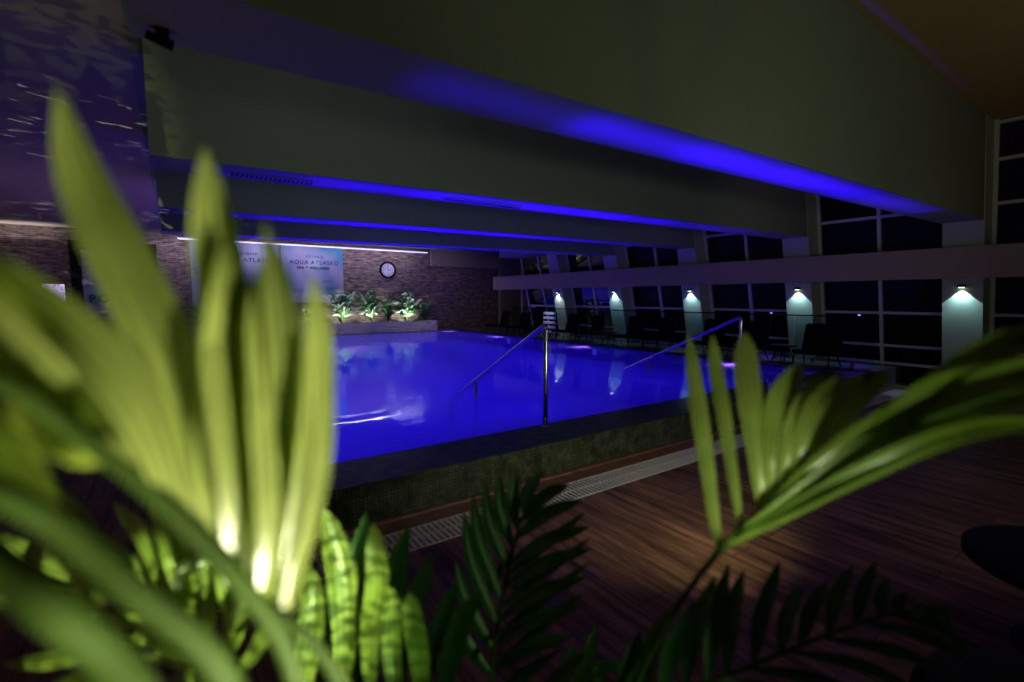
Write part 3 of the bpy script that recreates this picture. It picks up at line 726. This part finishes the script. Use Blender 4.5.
SP = lambda t: tuple(catmull([Vector(p) for p in sp], 40)[int(t * 40)])
lv = []
for i, (tu, tv) in enumerate([(446, 600), (455, 560), (463, 510), (472, 492), (484, 481), (499, 475), (516, 472), (541, 470)]):
    b = SP(.18 + .105 * i); mid = ((b[0] * .45 + tu * .55) - 5, b[1] * .5 + tv * .5, b[2] - .02)
    lv.append(([b, mid, (tu, tv, b[2] - .03)], 15, .3))
for i, (tu, tv) in enumerate([(572, 636), (580, 606), (587, 577), (592, 549), (590, 527), (582, 500), (569, 484)]):
    b = SP(.2 + .11 * i); mid = ((b[0] * .52 + tu * .48) - 1, b[1] * .42 + tv * .58 - 2, b[2] + .01)
    lv.append(([b, mid, (tu, tv, b[2] + .03)], 15, -.3))
for i, (tu, tv) in enumerate([(560, 650), (584, 592), (590, 562), (591, 538), (586, 512), (440, 640)]):
    b = SP(.1 + .12 * i); mid = (b[0] * .5 + tu * .5, b[1] * .45 + tv * .55 + 4, b[2] + .02)
    lv.append(([b, mid, (tu, tv, b[2] + .05)], 12, -.5))
Mp.frond(sp, lv, m='leaf_shaded', rs=(.008, .006, .003), label='dark fan shaped frond with pointed blades')
Mp.frond([(560, 740, 1.15), (575, 700, 1.15), (585, 670, 1.15)], [
    ([(570, 700, 1.15), (585, 670, 1.15), (596, 625, 1.15)], 16, .2), ([(580, 690, 1.15), (600, 668, 1.15), (622, 668, 1.15), (640, 690, 1.15)], 12, .2),
    ([(560, 700, 1.15), (566, 670, 1.15), (575, 645, 1.15)], 14, .2), ([(540, 700, 1.1), (556, 680, 1.1), (590, 650, 1.1)], 14, -.4), ([(575, 700, 1.15), (600, 690, 1.15), (590, 655, 1.15)], 14, .2)],
    m='leaf_shaded', rs=(.004, .003, .002))
# --- right palm
Rp = Palm('right palm with one lit frond bending to the right over the floor', 690, .72, .13)
rr = [(628, 700, .92), (655, 642, .90), (685, 595, .87), (715, 556, .84), (745, 525, .80), (790, 493, .74), (850, 458, .66), (930, 418, .56), (1040, 380, .48)]
Rp.frond(rr, [
    ([(720, 555, .84), (713, 515, .84), (704, 450, .83), (695, 390, .82), (688, 332, .81)], 19, .5),
    ([(741, 530, .81), (733, 480, .80), (724, 420, .79), (716, 375, .79), (712, 334, .78)], 17, .5),
    ([(762, 512, .78), (757, 460, .76), (751, 410, .75), (746, 365, .75), (745, 331, .75)], 24, .1),
    ([(771, 502, .77), (768, 460, .74), (773, 415, .73), (786, 385, .72), (805, 363, .72)], 22, .3),
    ([(780, 496, .75), (786, 450, .72), (799, 410, .70), (822, 375, .70)], 17, .3),
    ([(792, 490, .74), (798, 450, .70), (814, 408, .68), (842, 374, .68)], 18, .3),
    ([(805, 484, .73), (815, 445, .70), (834, 405, .68), (866, 370, .68)], 18, .4),
    ([(822, 472, .70), (836, 435, .67), (858, 400, .65), (892, 368, .64)], 18, .4),
], rs=(.008, .006, .003), label='bright frond with upright blades at its bend', peak=.72, end=.84, base=.35)
Rp.frond(rr[3:], [
    ([(765, 508, .76), (830, 452, .66), (900, 408, .60), (975, 352, .54), (1060, 312, .50)], 24, .5),
    ([(790, 492, .74), (850, 445, .66), (920, 395, .60), (990, 360, .54), (1070, 335, .50)], 18, -.3),
    ([(800, 480, .70), (870, 425, .64), (930, 390, .58), (1000, 368, .53), (1070, 356, .50)], 26, .7),
    ([(760, 515, .76), (840, 465, .66), (910, 420, .60), (985, 390, .54), (1070, 374, .50)], 22, -.5),
    ([(745, 528, .78), (820, 480, .68), (900, 434, .60), (980, 406, .54), (1070, 392, .50)], 26, .3),
    ([(735, 538, .80), (800, 500, .70), (870, 462, .62), (940, 432, .56), (1060, 412, .50)], 26, -.5),
    ([(730, 545, .80), (790, 512, .72), (850, 478, .64), (930, 442, .56), (1010, 424, .52), (1070, 430, .50)], 24, .4),
    ([(860, 440, .64), (910, 395, .58), (970, 372, .54), (1040, 360, .50)], 20, .7),
], rs=(.006, .005, .003), m='leaf_dimmed', stem=False, label='long blades sweeping to the right edge')
rb = [(590, 730, .95), (650, 700, .95), (720, 678, .93), (800, 645, .92), (880, 616, .92), (930, 610, .92)]
RB = lambda t: tuple(catmull([Vector(p) for p in rb], 60)[int(t * 60)])
lv = []
for i, (tu, tv) in enumerate([(641, 630), (668, 610), (694, 602), (716, 575), (729, 563), (744, 568), (780, 560), (803, 583), (828, 579), (853, 565), (876, 561), (889, 577), (908, 593), (931, 610)]):
    b = RB(.12 + .062 * i); lv.append(([b, (b[0] * .55 + tu * .45 - 3, b[1] * .5 + tv * .5, b[2] - .02), (tu, tv, b[2] - .03)], 20 - .7 * i, .25 * (-1) ** i))
for i, (tu, tv) in enumerate([(780, 740), (830, 720), (880, 710), (930, 700), (965, 685), (975, 668), (970, 655), (950, 632)]):
    b = RB(.3 + .09 * i); lv.append(([b, (b[0] * .5 + tu * .5 + 8, b[1] * .5 + tv * .5 - 9, b[2]), (tu, tv, b[2] - .03)], 13, .3))
Rp.frond(rb, lv, m='leaf_shaded', rs=(.007, .005, .003), label='low dark frond spreading over the floor')

def spot(name, loc, aim, col, e, size=60, blend=.8, r=.03): return light('SPOT', name, loc, col, e, spot_size=R(size), spot_blend=blend, shadow_soft_size=r, aim=aim)
# water-light caustics thrown on the left ceiling: a patterned projector lamp
def gobo(name, loc, aim, col, e, size, scale, th, sf=.06, floor=0):
    o = spot(name, loc, aim, col, e, size, .4, .004); l = o.data; l.use_nodes = True; nt = l.node_tree
    em = nt.nodes['Emission']; tc = nd(nt, 'ShaderNodeTexCoord')
    mp = nd(nt, 'ShaderNodeMapping'); mp.inputs['Scale'].default_value = scale; lk(nt, tc.outputs['Normal'], mp.inputs['Vector'])
    n = nd(nt, 'ShaderNodeTexNoise', Scale=1.0, Detail=1.0, Distortion=.4); lk(nt, mp.outputs[0], n.inputs['Vector'])
    r = nd(nt, 'ShaderNodeMapRange'); r.inputs['From Min'].default_value = th; r.inputs['From Max'].default_value = th + sf
    r.inputs['To Min'].default_value = floor; lk(nt, n.outputs['Fac'], r.inputs['Value']); lk(nt, r.outputs[0], em.inputs['Strength'])
    return o
gobo('mid_blade_light', (.55, -.02, .5), P(348, 590, .85), (.5, 1, .25), 17, 15, (40, 150, 40), .42, .14, .15)  # added spot from the camera side; its pattern imitates leaf shadows
gobo('leaflet_light', (.35, -.25, .6), P(120, 585, .72), (.75, 1, .35), 110, 36, (40, 90, 40), .42, .14, .15)  # added unseen spot, patterned to look like shade between leaflets
# ------------------------------------------------------------ plant uplights
def spike(label, loc, aim, col, e, size=70, bl=.5):
    loc = Vector(loc); t = thing('garden_spotlight', label, 'spotlight', loc)
    dv = (Vector(aim) - loc).normalized()
    bm = bmesh.new(); tube(bm, [-dv * .07, -dv * .01], [.018, .024], 14); child('lamp_head', bm, M['dark'], t)
    bm = bmesh.new(); tube(bm, [-dv * .05, Vector((0, 0, -loc.z + .0))], .005, 8); child('stake', bm, M['dark'], t)
    light('SPOT', 'plant_beam', loc, col, e, spot_size=R(size), spot_blend=bl, shadow_soft_size=.012, aim=aim)
spike('small spotlight lighting the left palm from below', (.50, .02, .42), P(190, 420, .36), (1, .96, .66), 190, 38)
spike('small spotlight lighting the middle of the palms from below', P(360, 830, .72), P(290, 560, .5), (.8, 1, .5), 12, 80)
spot('fan_light', (.75, -.1, .45), P(520, 600, 1.1), (.5, 1, .3), 3.5, 40, 1, .01)  # added unseen spot brightening the dark fan of blades
spike('small spotlight lighting the right palm from below', P(760, 820, .55), P(800, 470, .66), (.85, 1, .55), 5.5, 85)

# ------------------------------------------------------------ room light: lamps at the far wall, added unseen washes and fills
def spot(name, loc, aim, col, e, size=60, blend=.8, r=.03): return light('SPOT', name, loc, col, e, spot_size=R(size), spot_blend=blend, shadow_soft_size=r, aim=aim)
for k, (e, c, x) in enumerate(((1.7, (.8, .95, 1), 1.1), (1.3, (.62, .8, 1), 1.6), (1.4, (.4, .45, 1), 3.0))):
    light('AREA', 'beam_face_wash', (x, A[k] + CW + .05, 2.72), c, e, shape='RECTANGLE', size=1.4, size_y=.1, aim=(x, A[k + 1], 2.95))
    light('AREA', 'beam_face_wash', (6.0, A[k] + CW + .05, 2.75), (.55, .7, .55), .7 - .2 * k, shape='RECTANGLE', size=4.5, size_y=.1, aim=(6.0, A[k + 1], 2.85))
light('AREA', 'beam_front_wash', (3.6, -.9, 1.7), (.9, 1, .85), 8.5, shape='RECTANGLE', size=2.5, size_y=.3, aim=(4.6, 1.97, 2.85))
spot('banner_spot', (4.0, YE - .35, 3.3), (4.0, YE, 2.2), (.95, .97, 1), 26, 42, 1)
spot('banner_spot_b', (1.9, YE - .35, 3.3), (1.9, YE, 2.2), (.8, 1, 1), 20, 42, .9)
light('AREA', 'far_wall_cove', (3.5, YE - .6, ZE - .02), (.8, .68, 1), 60, shape='RECTANGLE', size=8, size_y=.15, aim=(3.5, YE - .1, 0))
light('AREA', 'left_violet_fill', (-1.6, 11, .4), (.62, .38, 1), 13, shape='RECTANGLE', size=3, size_y=6, spread=R(150), aim=(-2.5, 11.001, 3))
light('AREA', 'left_near_fill', (-1.5, 2.5, .3), (.85, .6, .8), 4, shape='RECTANGLE', size=3, size_y=3, aim=(-1.5, 2.501, 3))
spot('band_wash', (5.0, 1.0, 1.2), (9.6, 5.0, 2.0), (.9, .68, .9), 26, 70, 1)
spot('ceiling_wash', (6.5, -1, .5), (8.0, .5, 4), (1, .76, .66), 14, 100, 1)
spot('floor_wash', (3.0, .0, 3.7), (3.3, 2.2, 0), (1, .74, .66), 6.5, 75, 1)
spot('pool_wall_wash', (2.4, .9, .7), (2.9, 3.1, .1), (.9, 1, .7), 34, 110, 1)
for xx in (2.2, 4.6, 7.0): light('AREA', 'planter_wash', (xx, YF - .5, 1.6), (.95, .85, 1), 2.2, shape='RECTANGLE', size=2.2, size_y=.05, spread=R(50), aim=(xx, YF, .5))
spot('end_wall_warm', (7.8, 13.2, 3.1), (9.2, YE, 1.5), (1, .7, .55), 34, 60, 1)

gobo('caustic_lamp', (-.4, 6.0, .32), (-1.9, 8.6, ZE), (.95, .85, 1), 170, 100, (14, 40, 14), .655)
gobo('caustic_lamp_far', (-.4, 12.5, .32), (-1.6, 15.6, ZE), (.95, .85, 1), 260, 80, (13, 40, 13), .62)
light('AREA', 'left_end_cove', (-3.1, YE - .25, 2.75), (.95, .85, 1), 5, shape='RECTANGLE', size=1.6, size_y=.06, spread=R(110), aim=(-3.1, YE - .3, 4))
spot('left_end_wall_light', (-2.6, 14.5, 2.6), (-2.7, YE, 2.0), (.75, .5, 1), 20, 60, 1)
gobo('caustic_wall', (5.2, 12.5, .32), (6.8, YE, 2.9), (.8, .8, 1), 160, 60, (12, 12, 16), .69)

w = D.worlds.new('World'); bpy.context.scene.world = w; w.use_nodes = True
w.node_tree.nodes['Background'].inputs['Color'].default_value = (.12, .12, .22, 1)
w.node_tree.nodes['Background'].inputs['Strength'].default_value = .012

# ------------------------------------------------------------ camera
cd = D.cameras.new('Camera'); cam = D.objects.new('Camera', cd); C.objects.link(cam)
cam.location = (0, 0, EYE); cam.rotation_euler = (math.pi / 2 - PITCH, 0, -YAW)
cd.sensor_width = 36; cd.lens = F / 1024 * 36; cd.clip_start = .02
cd.dof.use_dof = True; cd.dof.focus_distance = 9.0; cd.dof.aperture_fstop = 1.35
sc = bpy.context.scene; sc.camera = cam
sc.view_settings.view_transform = 'Standard'; sc.view_settings.look = 'None'
sc.cycles.max_bounces = 8; sc.cycles.transparent_max_bounces = 16
sc.cycles.sample_clamp_indirect = 3.0
sc.cycles.use_denoising = True
